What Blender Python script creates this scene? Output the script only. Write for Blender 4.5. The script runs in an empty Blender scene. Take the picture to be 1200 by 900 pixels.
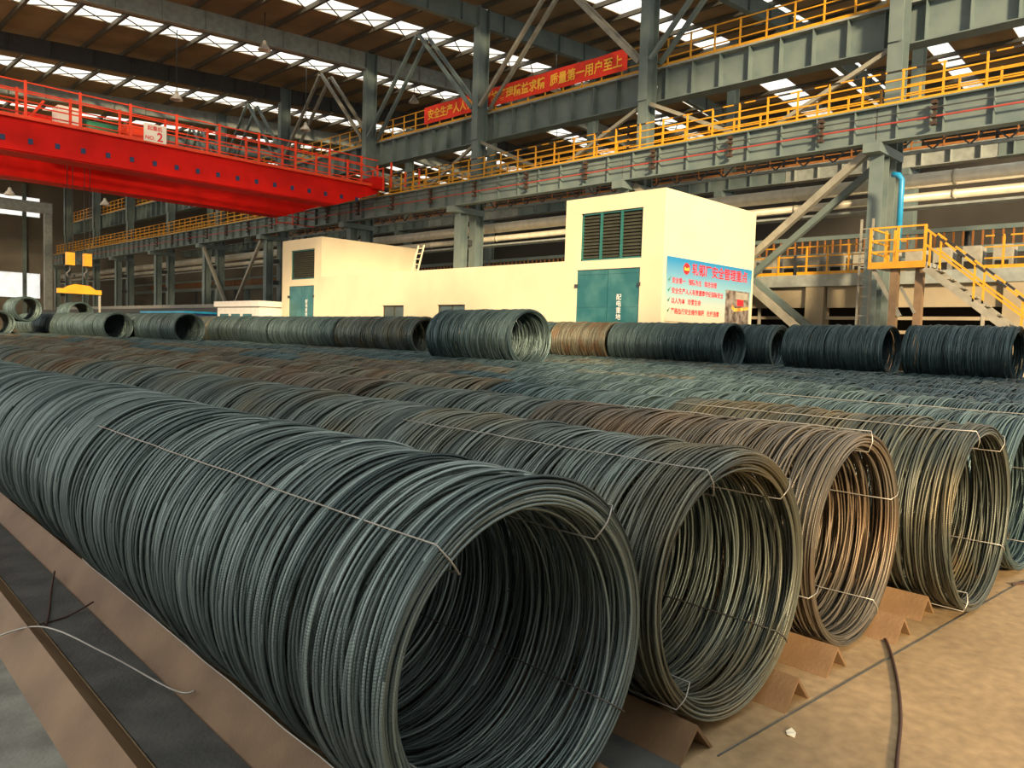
import bpy, math, random
import numpy as np
from mathutils import Vector, Matrix

C = bpy.context.scene.collection
scene = bpy.context.scene
R = math.radians

# ------------------------------------------------------------------ camera
cam = bpy.data.cameras.new('camera')
cam.sensor_width = 36.0
cam.lens = 909 / 1200 * 36
cam.clip_end = 500
camo = bpy.data.objects.new('camera', cam)
C.objects.link(camo)
vy = Vector((-920, 82, -909)).normalized()            # world Y (along the hall) in camera axes
vx = Vector((900, 25, -909)); vx = (vx - vy * vx.dot(vy)).normalized()
vz = vx.cross(vy)
camo.matrix_world = Matrix.Translation((0, 0, 1.7)) @ Matrix((vx, vy, vz)).to_4x4()
scene.camera = camo

# ------------------------------------------------------------------ sky, sun, exposure
world = bpy.data.worlds.new('daylight'); scene.world = world
world.use_nodes = True
wn = world.node_tree.nodes; wl = world.node_tree.links
bg = wn['Background']
tc = wn.new('ShaderNodeTexCoord'); sx = wn.new('ShaderNodeSeparateXYZ'); cr = wn.new('ShaderNodeValToRGB')
wl.new(tc.outputs['Generated'], sx.inputs[0]); wl.new(sx.outputs['Z'], cr.inputs[0]); wl.new(cr.outputs[0], bg.inputs[0])
cr.color_ramp.elements[0].color = (1.0, 0.955, 0.88, 1); cr.color_ramp.elements[1].color = (0.95, 0.97, 0.96, 1)
bg.inputs[1].default_value = 1.4

sun = bpy.data.lights.new('sun', 'SUN'); sun.energy = 9.5; sun.angle = R(6); sun.color = (1.0, 0.74, 0.44)
suno = bpy.data.objects.new('sun', sun); C.objects.link(suno)
suno.rotation_euler = Vector((0.60, 0.76, -0.29)).to_track_quat('-Z', 'Y').to_euler()

scene.view_settings.view_transform = 'Standard'
scene.view_settings.look = 'None'
scene.view_settings.exposure = 0.0
scene.view_settings.gamma = 1.0
scene.view_settings.use_curve_mapping = False
scene.cycles.max_bounces = 6
scene.cycles.diffuse_bounces = 4
scene.cycles.transparent_max_bounces = 12
scene.cycles.use_denoising = True

# ------------------------------------------------------------------ materials
def mat(name, col, rough=0.6, metal=0.0, var=0.15, scale=3.0, bump=0.0, bscale=40.0, col2=None, lo=0.35, hi=0.65, spec=0.5):
    m = bpy.data.materials.new(name); m.use_nodes = True
    nt = m.node_tree; n = nt.nodes; l = nt.links; p = n['Principled BSDF']
    p.inputs['Roughness'].default_value = rough; p.inputs['Metallic'].default_value = metal
    p.inputs['Specular IOR Level'].default_value = spec
    t = n.new('ShaderNodeTexCoord')
    nz = n.new('ShaderNodeTexNoise'); nz.inputs['Scale'].default_value = scale; nz.inputs['Detail'].default_value = 6
    l.new(t.outputs['Object'], nz.inputs['Vector'])
    r = n.new('ShaderNodeValToRGB'); l.new(nz.outputs[0], r.inputs[0])
    a = [max(0, c * (1 - var)) for c in col]; b = [c * (1 + var) for c in col]
    if col2: b = list(col2); a = list(col)
    r.color_ramp.elements[0].position = lo; r.color_ramp.elements[1].position = hi
    r.color_ramp.elements[0].color = (*a, 1); r.color_ramp.elements[1].color = (*b, 1)
    l.new(r.outputs[0], p.inputs['Base Color'])
    if bump:
        n2 = n.new('ShaderNodeTexNoise'); n2.inputs['Scale'].default_value = bscale; n2.inputs['Detail'].default_value = 4
        l.new(t.outputs['Object'], n2.inputs['Vector'])
        bp = n.new('ShaderNodeBump'); bp.inputs['Strength'].default_value = bump; bp.inputs['Distance'].default_value = 0.02
        l.new(n2.outputs[0], bp.inputs['Height']); l.new(bp.outputs[0], p.inputs['Normal'])
    return m

def wire_mat(name, dark, light, rust=None, rlo=0.45, rhi=0.65, rscale=1.2, rough=0.34, metal=0.5):
    """drawn steel wire: a tone per turn (attribute 'tone'), twisted ribs along the wire, patches of rust"""
    m = bpy.data.materials.new(name); m.use_nodes = True
    nt = m.node_tree; n = nt.nodes; l = nt.links; p = n['Principled BSDF']
    p.inputs['Roughness'].default_value = rough; p.inputs['Metallic'].default_value = metal
    at = n.new('ShaderNodeAttribute'); at.attribute_name = 'tone'
    r = n.new('ShaderNodeValToRGB'); l.new(at.outputs['Fac'], r.inputs[0])
    r.color_ramp.elements[0].color = (*dark, 1); r.color_ramp.elements[1].color = (*light, 1)
    out = r.outputs[0]
    if rust:
        t = n.new('ShaderNodeTexCoord'); nz = n.new('ShaderNodeTexNoise'); nz.inputs['Scale'].default_value = rscale; nz.inputs['Detail'].default_value = 3
        oi = n.new('ShaderNodeObjectInfo'); ad = n.new('ShaderNodeVectorMath'); ad.operation = 'ADD'
        ml = n.new('ShaderNodeMath'); ml.operation = 'MULTIPLY'; ml.inputs[1].default_value = 40
        l.new(oi.outputs['Random'], ml.inputs[0]); l.new(t.outputs['Object'], ad.inputs[0]); l.new(ml.outputs[0], ad.inputs[1])
        l.new(ad.outputs[0], nz.inputs['Vector'])
        rr = n.new('ShaderNodeMapRange'); rr.inputs[1].default_value = rlo; rr.inputs[2].default_value = rhi
        l.new(nz.outputs[0], rr.inputs[0])
        mx = n.new('ShaderNodeMix'); mx.data_type = 'RGBA'
        l.new(rr.outputs[0], mx.inputs['Factor']); l.new(out, mx.inputs['A'])
        mx2 = n.new('ShaderNodeMix'); mx2.data_type = 'RGBA'; mx2.blend_type = 'MIX'
        l.new(at.outputs['Fac'], mx2.inputs['Factor'])
        mx2.inputs['A'].default_value = (*[c * 0.6 for c in rust], 1); mx2.inputs['B'].default_value = (*[c * 1.3 for c in rust], 1)
        l.new(mx2.outputs['Result'], mx.inputs['B']); out = mx.outputs['Result']
    l.new(out, p.inputs['Base Color'])
    al = n.new('ShaderNodeAttribute'); al.attribute_name = 'along'
    mu = n.new('ShaderNodeMath'); mu.operation = 'MULTIPLY'; mu.inputs[1].default_value = 2 * math.pi / 0.011
    si = n.new('ShaderNodeMath'); si.operation = 'SINE'
    l.new(al.outputs['Fac'], mu.inputs[0]); l.new(mu.outputs[0], si.inputs[0])
    bp = n.new('ShaderNodeBump'); bp.inputs['Strength'].default_value = 0.3; bp.inputs['Distance'].default_value = 0.001
    l.new(si.outputs[0], bp.inputs['Height']); l.new(bp.outputs[0], p.inputs['Normal'])
    return m

M = {}
M['wire'] = wire_mat('wire_teal', (0.022, 0.040, 0.041), (0.33, 0.41, 0.385))
M['wire_b'] = wire_mat('wire_olive', (0.032, 0.046, 0.042), (0.27, 0.325, 0.285), rust=(0.19, 0.16, 0.09), rlo=0.5, rhi=0.75)
M['wire_rust'] = wire_mat('wire_rusty', (0.07, 0.065, 0.05), (0.24, 0.21, 0.16), rust=(0.20, 0.13, 0.07), rlo=0.48, rhi=0.74)
M['wire_tan'] = wire_mat('wire_tan', (0.07, 0.07, 0.05), (0.32, 0.305, 0.22), rust=(0.20, 0.135, 0.08), rlo=0.5, rhi=0.66, rscale=2.0)
M['wire_olive_dark'] = wire_mat('wire_olive_dark', (0.028, 0.038, 0.033), (0.17, 0.185, 0.150), rust=(0.17, 0.13, 0.06), rlo=0.5, rhi=0.75)
M['wire_dark'] = wire_mat('wire_dark', (0.028, 0.055, 0.058), (0.175, 0.255, 0.255))
M['tie'] = mat('tie_wire', (0.42, 0.40, 0.35), 0.4, 0.5)
M['tie_dark'] = mat('tie_wire_dark', (0.10, 0.09, 0.08), 0.5, 0.4)
M['rail'] = mat('angle_steel', (0.17, 0.10, 0.047), 0.55, 0.1, col2=(0.26, 0.16, 0.08), scale=2.5, bump=0.15, bscale=60)
M['plate'] = mat('floor_plate', (0.065, 0.068, 0.062), 0.6, 0.1, col2=(0.12, 0.122, 0.11), scale=4, bump=0.3, bscale=50)
M['blue_steel'] = mat('painted_steel', (0.105, 0.150, 0.150), 0.55, 0.1, col2=(0.15, 0.195, 0.185), scale=1.2)
M['steel_light'] = mat('light_steel', (0.26, 0.29, 0.27), 0.55, 0.1)
M['steel_dark'] = mat('dark_steel', (0.045, 0.05, 0.05), 0.6, 0.1)
M['brace'] = mat('brace_steel', (0.24, 0.235, 0.19), 0.55, 0.1)
M['yellow'] = mat('safety_yellow', (0.60, 0.285, 0.012), 0.45, 0.0, var=0.1)
M['hazard_black'] = mat('hazard_black', (0.02, 0.02, 0.02), 0.5)
M['red'] = mat('crane_red', (0.58, 0.006, 0.002), 0.6, 0.0, spec=0.2, var=0.12, scale=1.0)
M['red_rail'] = mat('red_orange', (0.80, 0.055, 0.008), 0.45, var=0.1)
M['pipe'] = mat('pipe_cladding', (0.60, 0.56, 0.43), 0.4, 0.1, var=0.1)
M['cream'] = mat('cream_plaster', (0.66, 0.58, 0.40), 0.8, var=0.05, scale=0.8, bump=0.05)
M['louver'] = mat('louver_green', (0.045, 0.048, 0.034), 0.6)
M['teal'] = mat('teal_door', (0.012, 0.115, 0.125), 0.3, 0.1, col2=(0.05, 0.18, 0.18), scale=1.5, lo=0.45, hi=0.7)
M['pane'] = mat('dim_pane', (0.045, 0.075, 0.07), 0.15)
M['teal_frame'] = mat('teal_frame', (0.02, 0.13, 0.12), 0.4)
M['white'] = mat('white_paint', (0.78, 0.76, 0.70), 0.6, var=0.05)
M['ceiling'] = mat('roof_sheet', (0.23, 0.165, 0.09), 0.8, var=0.25, scale=0.4)
M['purlin'] = mat('purlin', (0.07, 0.065, 0.05), 0.7)
M['wallgrey'] = mat('wall_sheet', (0.028, 0.026, 0.021), 0.8, var=0.2, scale=0.3)
M['farwall'] = mat('far_wall_sheet', (0.13, 0.12, 0.095), 0.8, var=0.15, scale=0.3)
M['concrete_cream'] = mat('concrete_cream', (0.30, 0.255, 0.17), 0.85, var=0.15, scale=0.8)
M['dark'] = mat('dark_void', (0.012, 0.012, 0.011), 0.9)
M['machine'] = mat('machine_grey', (0.30, 0.29, 0.24), 0.6)
M['red_banner'] = mat('red_cloth', (0.72, 0.035, 0.012), 0.75, var=0.1)
M['banner_text'] = mat('yellow_print', (0.90, 0.50, 0.05), 0.7, var=0.05)
M['text_red'] = mat('red_print', (0.75, 0.02, 0.03), 0.6, var=0.05)
M['text_green'] = mat('green_print', (0.02, 0.16, 0.06), 0.6, var=0.05)
M['text_white'] = mat('white_print', (0.85, 0.85, 0.82), 0.6, var=0.03)
M['lamp'] = mat('lamp_shell', (0.62, 0.58, 0.50), 0.4, 0.4)
M['insul'] = mat('insulator', (0.05, 0.03, 0.02), 0.5)
M['conductor'] = mat('conductor_red', (0.30, 0.045, 0.03), 0.5)
M['blue'] = mat('blue_paint', (0.01, 0.22, 0.42), 0.4)
M['navy'] = mat('navy_paint', (0.012, 0.03, 0.10), 0.5)
M['green'] = mat('motor_green', (0.03, 0.22, 0.12), 0.4)
M['hose'] = mat('rubber_hose', (0.06, 0.028, 0.018), 0.6)
M['paper'] = mat('paper_scrap', (0.85, 0.80, 0.62), 0.8)
M['dull_orange'] = mat('dull_orange', (0.26, 0.10, 0.02), 0.6)
M['rust_leg'] = mat('brown_leg', (0.20, 0.13, 0.07), 0.6)
M['stair'] = mat('stair_steel', (0.26, 0.25, 0.20), 0.6)

def floor_material():
    m = bpy.data.materials.new('concrete_floor'); m.use_nodes = True
    nt = m.node_tree; n = nt.nodes; l = nt.links; p = n['Principled BSDF']
    t = n.new('ShaderNodeTexCoord')
    n1 = n.new('ShaderNodeTexNoise'); n1.inputs['Scale'].default_value = 0.9; n1.inputs['Detail'].default_value = 8
    n2 = n.new('ShaderNodeTexNoise'); n2.inputs['Scale'].default_value = 14; n2.inputs['Detail'].default_value = 8
    l.new(t.outputs['Object'], n1.inputs['Vector']); l.new(t.outputs['Object'], n2.inputs['Vector'])
    r = n.new('ShaderNodeValToRGB'); l.new(n1.outputs[0], r.inputs[0])
    r.color_ramp.elements[0].position = 0.3; r.color_ramp.elements[1].position = 0.7
    r.color_ramp.elements[0].color = (0.30, 0.205, 0.10, 1); r.color_ramp.elements[1].color = (0.48, 0.335, 0.175, 1)
    r2 = n.new('ShaderNodeValToRGB'); l.new(n2.outputs[0], r2.inputs[0])
    r2.color_ramp.elements[0].position = 0.3; r2.color_ramp.elements[1].position = 0.72
    r2.color_ramp.elements[0].color = (0.72, 0.72, 0.72, 1); r2.color_ramp.elements[1].color = (1.1, 1.1, 1.1, 1)
    mx = n.new('ShaderNodeMix'); mx.data_type = 'RGBA'; mx.blend_type = 'MULTIPLY'; mx.inputs['Factor'].default_value = 1
    l.new(r.outputs[0], mx.inputs['A']); l.new(r2.outputs[0], mx.inputs['B'])
    l.new(mx.outputs['Result'], p.inputs['Base Color'])
    p.inputs['Roughness'].default_value = 0.6
    bp = n.new('ShaderNodeBump'); bp.inputs['Strength'].default_value = 0.15; bp.inputs['Distance'].default_value = 0.01
    l.new(n2.outputs[0], bp.inputs['Height']); l.new(bp.outputs[0], p.inputs['Normal'])
    return m
M['floor'] = floor_material()
M['floor_grey'] = mat('grey_concrete', (0.15, 0.15, 0.125), 0.75, col2=(0.27, 0.265, 0.225), scale=5, bump=0.3, bscale=60)

def skylight_material():
    m = bpy.data.materials.new('skylight_sheet'); m.use_nodes = True
    nt = m.node_tree; n = nt.nodes; l = nt.links; n.remove(n['Principled BSDF'])
    tr = n.new('ShaderNodeBsdfTransparent'); tl = n.new('ShaderNodeBsdfTranslucent'); mx = n.new('ShaderNodeMixShader')
    nz = n.new('ShaderNodeTexNoise'); nz.inputs['Scale'].default_value = 1.5; nz.inputs['Detail'].default_value = 5
    t = n.new('ShaderNodeTexCoord'); l.new(t.outputs['Object'], nz.inputs['Vector'])
    mr = n.new('ShaderNodeMapRange'); mr.inputs[1].default_value = 0.3; mr.inputs[2].default_value = 0.7; mr.inputs[3].default_value = 0.15; mr.inputs[4].default_value = 0.5
    l.new(nz.outputs[0], mr.inputs[0]); l.new(mr.outputs[0], mx.inputs[0])
    tr.inputs[0].default_value = (0.96, 0.97, 0.97, 1); tl.inputs[0].default_value = (0.85, 0.87, 0.86, 1)
    l.new(tr.outputs[0], mx.inputs[1]); l.new(tl.outputs[0], mx.inputs[2])
    l.new(mx.outputs[0], n['Material Output'].inputs[0])
    return m
M['skylight'] = skylight_material()

# ------------------------------------------------------------------ builders
class MB:
    """collects simple solids and links them as one mesh object"""
    def __init__(s): s.v = []; s.f = []; s.smooth = False
    def add(s, vs, fs):
        o = len(s.v); s.v += [tuple(v) for v in vs]; s.f += [tuple(i + o for i in f) for f in fs]; return s
    def box(s, x0, x1, y0, y1, z0, z1):
        return s.add([(x0, y0, z0), (x1, y0, z0), (x1, y1, z0), (x0, y1, z0), (x0, y0, z1), (x1, y0, z1), (x1, y1, z1), (x0, y1, z1)],
                     [(0, 3, 2, 1), (4, 5, 6, 7), (0, 1, 5, 4), (1, 2, 6, 5), (2, 3, 7, 6), (3, 0, 4, 7)])
    def bar(s, p, q, w, h=None, up=(0, 0, 1)):
        h = h or w; p = Vector(p); q = Vector(q); d = (q - p).normalized(); u = Vector(up)
        if abs(d.dot(u)) > 0.98: u = Vector((0, 1, 0))
        a = d.cross(u).normalized() * (w / 2); b = a.cross(d).normalized() * (h / 2)
        return s.add([p - a - b, p + a - b, p + a + b, p - a + b, q - a - b, q + a - b, q + a + b, q - a + b],
                     [(0, 1, 2, 3), (7, 6, 5, 4), (1, 0, 4, 5), (2, 1, 5, 6), (3, 2, 6, 7), (0, 3, 7, 4)])
    def tube(s, pts, r, n=8, cap=True):
        pts = [Vector(p) for p in pts]; vs = []; N = len(pts); ref = None
        for i, p in enumerate(pts):
            d = (pts[min(i + 1, N - 1)] - pts[max(i - 1, 0)]).normalized()
            if ref is None:
                ref = Vector((0, 0, 1)) if abs(d.z) < 0.9 else Vector((1, 0, 0))
            a = d.cross(ref).normalized(); b = a.cross(d).normalized(); ref = b
            rr = r[i] if isinstance(r, (list, tuple)) else r
            for k in range(n):
                t = 2 * math.pi * k / n; vs.append(p + a * (rr * math.cos(t)) + b * (rr * math.sin(t)))
        fs = [(i * n + k, i * n + (k + 1) % n, (i + 1) * n + (k + 1) % n, (i + 1) * n + k) for i in range(N - 1) for k in range(n)]
        if cap: fs += [tuple(range(n - 1, -1, -1)), tuple((N - 1) * n + k for k in range(n))]
        s.smooth = True
        return s.add(vs, fs)
    def prism(s, poly, axis, t0, t1):
        """poly: 2D points; axis 'x' (poly in y,z), 'y' (poly in x,z), 'z' (poly in x,y)"""
        n = len(poly)
        def P(a, b, t): return (t, a, b) if axis == 'x' else (a, t, b) if axis == 'y' else (a, b, t)
        vs = [P(a, b, t0) for a, b in poly] + [P(a, b, t1) for a, b in poly]
        fs = [tuple(range(n)), tuple(range(2 * n - 1, n - 1, -1))] + [(i, n + i, n + (i + 1) % n, (i + 1) % n) for i in range(n)]
        return s.add(vs, fs)
    def ibeam_x(s, x, y, z0, z1, depth, width, t=0.03):
        """vertical H section, web along X, flanges facing -X and +X"""
        s.box(x - depth / 2, x - depth / 2 + t, y - width / 2, y + width / 2, z0, z1)
        s.box(x + depth / 2 - t, x + depth / 2, y - width / 2, y + width / 2, z0, z1)
        return s.box(x - depth / 2 + t, x + depth / 2 - t, y - t / 2, y + t / 2, z0, z1)
    def mesh(s, name, m):
        me = bpy.data.meshes.new(name); me.from_pydata(s.v, [], s.f)
        if s.smooth:
            me.polygons.foreach_set('use_smooth', [len(p.vertices) == 4 for p in me.polygons])
        me.materials.append(m); me.update(); return me
    def build(s, name, m, parent=None, loc=None):
        return obj(name, s.mesh(name, m), parent, loc)

def obj(name, me, parent=None, loc=None):
    o = bpy.data.objects.new(name, me); C.objects.link(o)
    if parent: o.parent = parent
    if loc: o.location = loc
    return o

def tag(o, label=None, cat=None, group=None, kind=None):
    if label: o['label'] = label
    if cat: o['category'] = cat
    if group: o['group'] = group
    if kind: o['kind'] = kind
    return o

def thing(name, label, cat, loc=(0, 0, 0), group=None, rz=0):
    o = bpy.data.objects.new(name, None); C.objects.link(o); o.location = loc; o.rotation_euler = (0, 0, rz)
    o.empty_display_size = 0.2
    return tag(o, label, cat, group)

ORD = ['zeroth', 'first', 'second', 'third', 'fourth', 'fifth', 'sixth', 'seventh', 'eighth', 'ninth', 'tenth', 'eleventh', 'twelfth',
       'thirteenth', 'fourteenth', 'fifteenth', 'sixteenth', 'seventeenth', 'eighteenth', 'nineteenth', 'twentieth', 'twenty-first',
       'twenty-second', 'twenty-third', 'twenty-fourth', 'twenty-fifth', 'twenty-sixth']

# frame of the storage lanes: a across the lanes, b along them (turned 2.3 degrees from the hall axis)
TH = 0.04
def fld(a, b, z=0.0):
    return Vector((a * math.cos(TH) + b * math.sin(TH), 1.83 - a * math.sin(TH) + b * math.cos(TH), z))

# ------------------------------------------------------------------ setting: floor, walls, roof
MB().box(-32, 70, -12, 125, -0.2, 0).build('floor', M['floor'])['kind'] = 'structure'
Y0, Y1, X0, X1 = 3.5, 114.0, -10.0, 62.0
def zroof(x): return 18.3 + 0.065 * (x - 12) if x <= 45 else 20.445 - 0.065 * (x - 45)
XC = [X0] + [x for x in np.arange(-8.8, X1, 2.2)] + [X1]        # purlin lines
# skylight strips run across the hall at these Y, between roof sheets
STR = [(5.4, 6.6), (10.6, 11.9), (15.2, 16.4), (20.4, 22.2), (25.2, 27.2), (31.7, 33.5), (36.2, 38.0), (45.6, 47.4), (54.9, 56.1), (57.8, 60.0), (65.5, 67), (70, 71.3),
       (76, 77.5), (81, 82), (87, 88.5), (92, 93)]
roof = thing('ceiling', None, None); roof['kind'] = 'structure'
edges = [Y0]
for a, b in STR: edges += [a, b]
edges.append(Y1)
for i in range(0, len(edges), 2):
    ya, yb = edges[i], edges[i + 1]
    mb = MB()
    px = [X0, 12, 45, X1]
    mb.add([(x, y, zroof(x) + dz) for dz in (0, 0.06) for y in (ya, yb) for x in px],
           [(0, 1, 5, 4), (1, 2, 6, 5), (2, 3, 7, 6), (8, 12, 13, 9), (9, 13, 14, 10), (10, 14, 15, 11),
            (0, 8, 9, 1), (1, 9, 10, 2), (2, 10, 11, 3), (4, 5, 13, 12), (5, 6, 14, 13), (6, 7, 15, 14), (0, 4, 12, 8), (3, 11, 15, 7)])
    mb.build('roof_sheet', M['ceiling'], roof)
pm = {}
for x in XC:
    MB().box(x - 0.08, x + 0.08, Y0, Y1, zroof(x) - 0.24, zroof(x) - 0.003).build('purlin', M['purlin'], roof)
for (ya, yb) in STR:
    for i in range(len(XC) - 1):
        xa, xb = XC[i] + 0.02, XC[i + 1] - 0.02
        if xa < -1 or ya / max(xa, .1) > 9: continue
        MB().add([(xa, ya, zroof(xa) + 0.02), (xb, ya, zroof(xb) + 0.02), (xb, yb, zroof(xb) + 0.02), (xa, yb, zroof(xa) + 0.02),
                  (xa, ya, zroof(xa) + 0.035), (xb, ya, zroof(xb) + 0.035), (xb, yb, zroof(xb) + 0.035), (xa, yb, zroof(xa) + 0.035)],
                 [(0, 3, 2, 1), (4, 5, 6, 7), (0, 1, 5, 4), (1, 2, 6, 5), (2, 3, 7, 6), (3, 0, 4, 7)]).build('skylight_pane', M['skylight'], roof)
# bracing rods under the strips
for (ya, yb) in STR[6:10]:
    mb = MB()
    for i in range(3, len(XC) - 2):
        for s in (0, 1):
            xa, xb = (XC[i], XC[i + 1]) if s == 0 else (XC[i + 1], XC[i])
            mb.bar((xa, ya, zroof(xa) - 0.1), (xb, yb, zroof(xb) - 0.1), 0.05)
    o = mb.build('roof_bracing', M['purlin'], roof); o['kind'] = 'stuff'

# far end wall with two long window bands, side wall beyond the second bay
fw = thing('wall_far', None, None); fw['kind'] = 'structure'
YF = 112.0
MB().box(28.0, X1, YF, YF + 0.3, 0, 21.5).build('wall_sheet', M['farwall'], fw)
for z0, z1 in ((0, 4.9), (8.0, 15.0), (17.4, 21.5)):
    MB().box(-14, 28.0, YF, YF + 0.3, z0, z1).build('wall_sheet', M['farwall'], fw)
for z0, z1 in ((4.9, 8.0), (15.0, 17.4)):
    for x in np.arange(-14, 27, 6.0):
        MB().box(x + 0.06, x + 5.94, YF + 0.1, YF + 0.13, z0, z1).build('window_pane', M['skylight'], fw)
        MB().box(x - 0.06, x + 0.06, YF, YF + 0.3, z0, z1).build('mullion', M['farwall'], fw)
for x in range(-10, 60, 12):
    MB().box(x, x + 0.4, YF - 0.4, YF, 0, 19).build('wall_post', M['blue_steel'], fw)
ws = thing('wall_side', None, None); ws['kind'] = 'structure'
for z0, z1 in ((0, 6.2), (7.4, 21.0)):
    MB().box(X1 - 0.3, X1, -12, YF, z0, z1).build('wall_sheet', M['wallgrey'], ws)
for i, y in enumerate(np.arange(-12, YF - 1, 6.2)):
    if i % 3 == 1 or y > 62: MB().box(X1 - 0.2, X1 - 0.17, y + 0.06, y + 6.14, 6.2, 7.4).build('window_pane', M['skylight'], ws)
    else: MB().box(X1 - 0.3, X1, y + 0.06, y + 6.14, 6.2, 7.4).build('wall_sheet', M['wallgrey'], ws)
    MB().box(X1 - 0.3, X1, y - 0.06, y + 0.06, 6.2, 7.4).build('mullion', M['wallgrey'], ws)
# unseen walls added behind the camera to shade the coils, with a sun gap
sb_ = thing('sun_block_wall', None, None); sb_['kind'] = 'structure'
MB().box(-16.0, -4.2, -8.3, -8.0, 0, 15.0).build('wall_sheet', M['wallgrey'], sb_)
MB().box(-30.0, -16.0, -8.3, -8.0, 0, 18.5).build('wall_sheet', M['wallgrey'], sb_)
MB().box(0.6, 12.0, -8.3, -8.0, 0, 10.5).build('wall_sheet', M['wallgrey'], sb_)

# ------------------------------------------------------------------ wire coils
def winding(name, L, Rr, turns, seg, sides, wr, seed, material, wall=0.07, jit=0.03, tilt=0.022):
    rng = np.random.default_rng(seed)
    N = turns * seg
    t = np.arange(N + 1) / seg
    j = np.minimum(t.astype(int), turns - 1); fr = t - j; w = (1 - np.cos(np.pi * fr)) / 2
    def lerp(a): return a[j] * (1 - w) + a[j + 1] * w
    def smooth(n, amp, k):
        x = rng.normal(0, 1, n + 2 * k); ker = np.ones(k) / k
        return np.convolve(x, ker, 'same')[k:k + n] * amp * math.sqrt(k)
    K = turns + 1
    nr = max(6, turns // 22)
    y = np.concatenate([np.zeros(nr), np.linspace(0, L, K - 2 * nr), np.full(nr, L)]) + rng.normal(0, jit, K)
    y[:nr] = np.abs(rng.normal(0, 0.045, nr)); y[-nr:] = L - np.abs(rng.normal(0, 0.045, nr))
    y = np.clip(y, 0, L)
    rad = Rr - wr - np.minimum(np.abs(rng.normal(0, wall * 0.55, K)), wall * 1.3)
    rad[:nr] = Rr - wr - rng.uniform(0, wall * 0.8, nr)
    cx = smooth(K, 0.007, 9) + rng.normal(0, 0.006, K); cz = smooth(K, 0.007, 9) + rng.normal(0, 0.005, K) 
    tc_ = smooth(K, tilt, 7) + rng.normal(0, 0.014, K); ts_ = smooth(K, tilt, 7) + rng.normal(0, 0.014, K)
    for v_ in (tc_, ts_): v_[:nr] *= 0.3; v_[-nr:] *= 0.3
    tone = np.clip(rng.beta(1.25, 1.7, K), 0, 1)
    ang = 2 * np.pi * t + 0.7
    r = lerp(rad); tx = lerp(tc_); tz = lerp(ts_)
    px = r * np.cos(ang) + lerp(cx); pz = r * np.sin(ang) + lerp(cz)
    pz = np.where(pz < 0, pz * 0.995, pz)
    py = np.clip(lerp(y) + tx * np.cos(ang) + tz * np.sin(ang), 0.0, L)
    P = np.stack([px, py, pz], 1)
    nrm = np.stack([np.cos(ang), np.zeros_like(ang), np.sin(ang)], 1)
    ax = np.array([0., 1., 0.])
    V = np.empty((N + 1, sides, 3), np.float32)
    for s in range(sides):
        q = 2 * np.pi * s / sides
        V[:, s] = P + wr * (math.cos(q) * nrm + math.sin(q) * ax)
    i = np.arange(N)[:, None] * sides; k = np.arange(sides)[None, :]; k2 = (k + 1) % sides
    F = np.stack([i + k, i + sides + k, i + sides + k2, i + k2], 2).reshape(-1)
    me = bpy.data.meshes.new(name)
    nv, nf = (N + 1) * sides, N * sides
    me.vertices.add(nv); me.vertices.foreach_set('co', V.reshape(-1))
    me.loops.add(nf * 4); me.loops.foreach_set('vertex_index', F.astype(np.int32))
    me.polygons.add(nf); me.polygons.foreach_set('loop_start', np.arange(nf, dtype=np.int32) * 4)
    me.polygons.foreach_set('use_smooth', np.ones(nf, bool))
    at = me.attributes.new('along', 'FLOAT', 'POINT'); at.data.foreach_set('value', np.repeat((t * 2 * np.pi * Rr).astype(np.float32), sides))
    at = me.attributes.new('tone', 'FLOAT', 'POINT'); at.data.foreach_set('value', np.repeat(lerp(tone).astype(np.float32), sides))
    me.materials.append(material); me.update(calc_edges=True)
    return me

def tie_path(ang, L, Rr, wall, rng, front=True):
    """strand along the outside, round the mouth rim and back along the inside"""
    pts = []
    c, s = math.cos(ang), math.sin(ang)
    n = 14
    for i in range(n + 1):
        b = L * (1 - i / n); rr = Rr + 0.008 + rng.uniform(-0.003, 0.004)
        pts.append((rr * c + rng.uniform(-1, 1) * 0.004, b, rr * s))
    for q in (0.3, 0.5, 0.7):
        rr = Rr + 0.006 - (wall + 0.02) * q; pts.append((rr * c, -0.014 if q == 0.5 else -0.010, rr * s))
    for i in range(n + 1):
        b = L * i / n; rr = Rr - wall - 0.022 + rng.uniform(-0.004, 0.003)
        pts.append((rr * c, b, rr * s))
    return pts

ZC = 0.628
RW = 0.61
def near_coil(label, a, b, L, turns, seg, seed, material, ties, tie_mats, yaw=0.0, wall=0.07, rr=RW, z=None, wr=0.0072):
    t = thing('wire_coil', label, 'wire coil', fld(a, b, z if z else ZC), 'wire coils on the floor lanes', -TH + yaw)
    obj('wire_winding', winding('wire_winding', L, rr, turns, seg, 4, wr, seed, material, wall), t)
    rng = random.Random(seed)
    for ang, tm in zip(ties, tie_mats):
        MB().tube(tie_path(R(ang), L, rr, wall * 1.25, rng), 0.0034, 5).build('tie_wire', M[tm], t)
    return t

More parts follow.
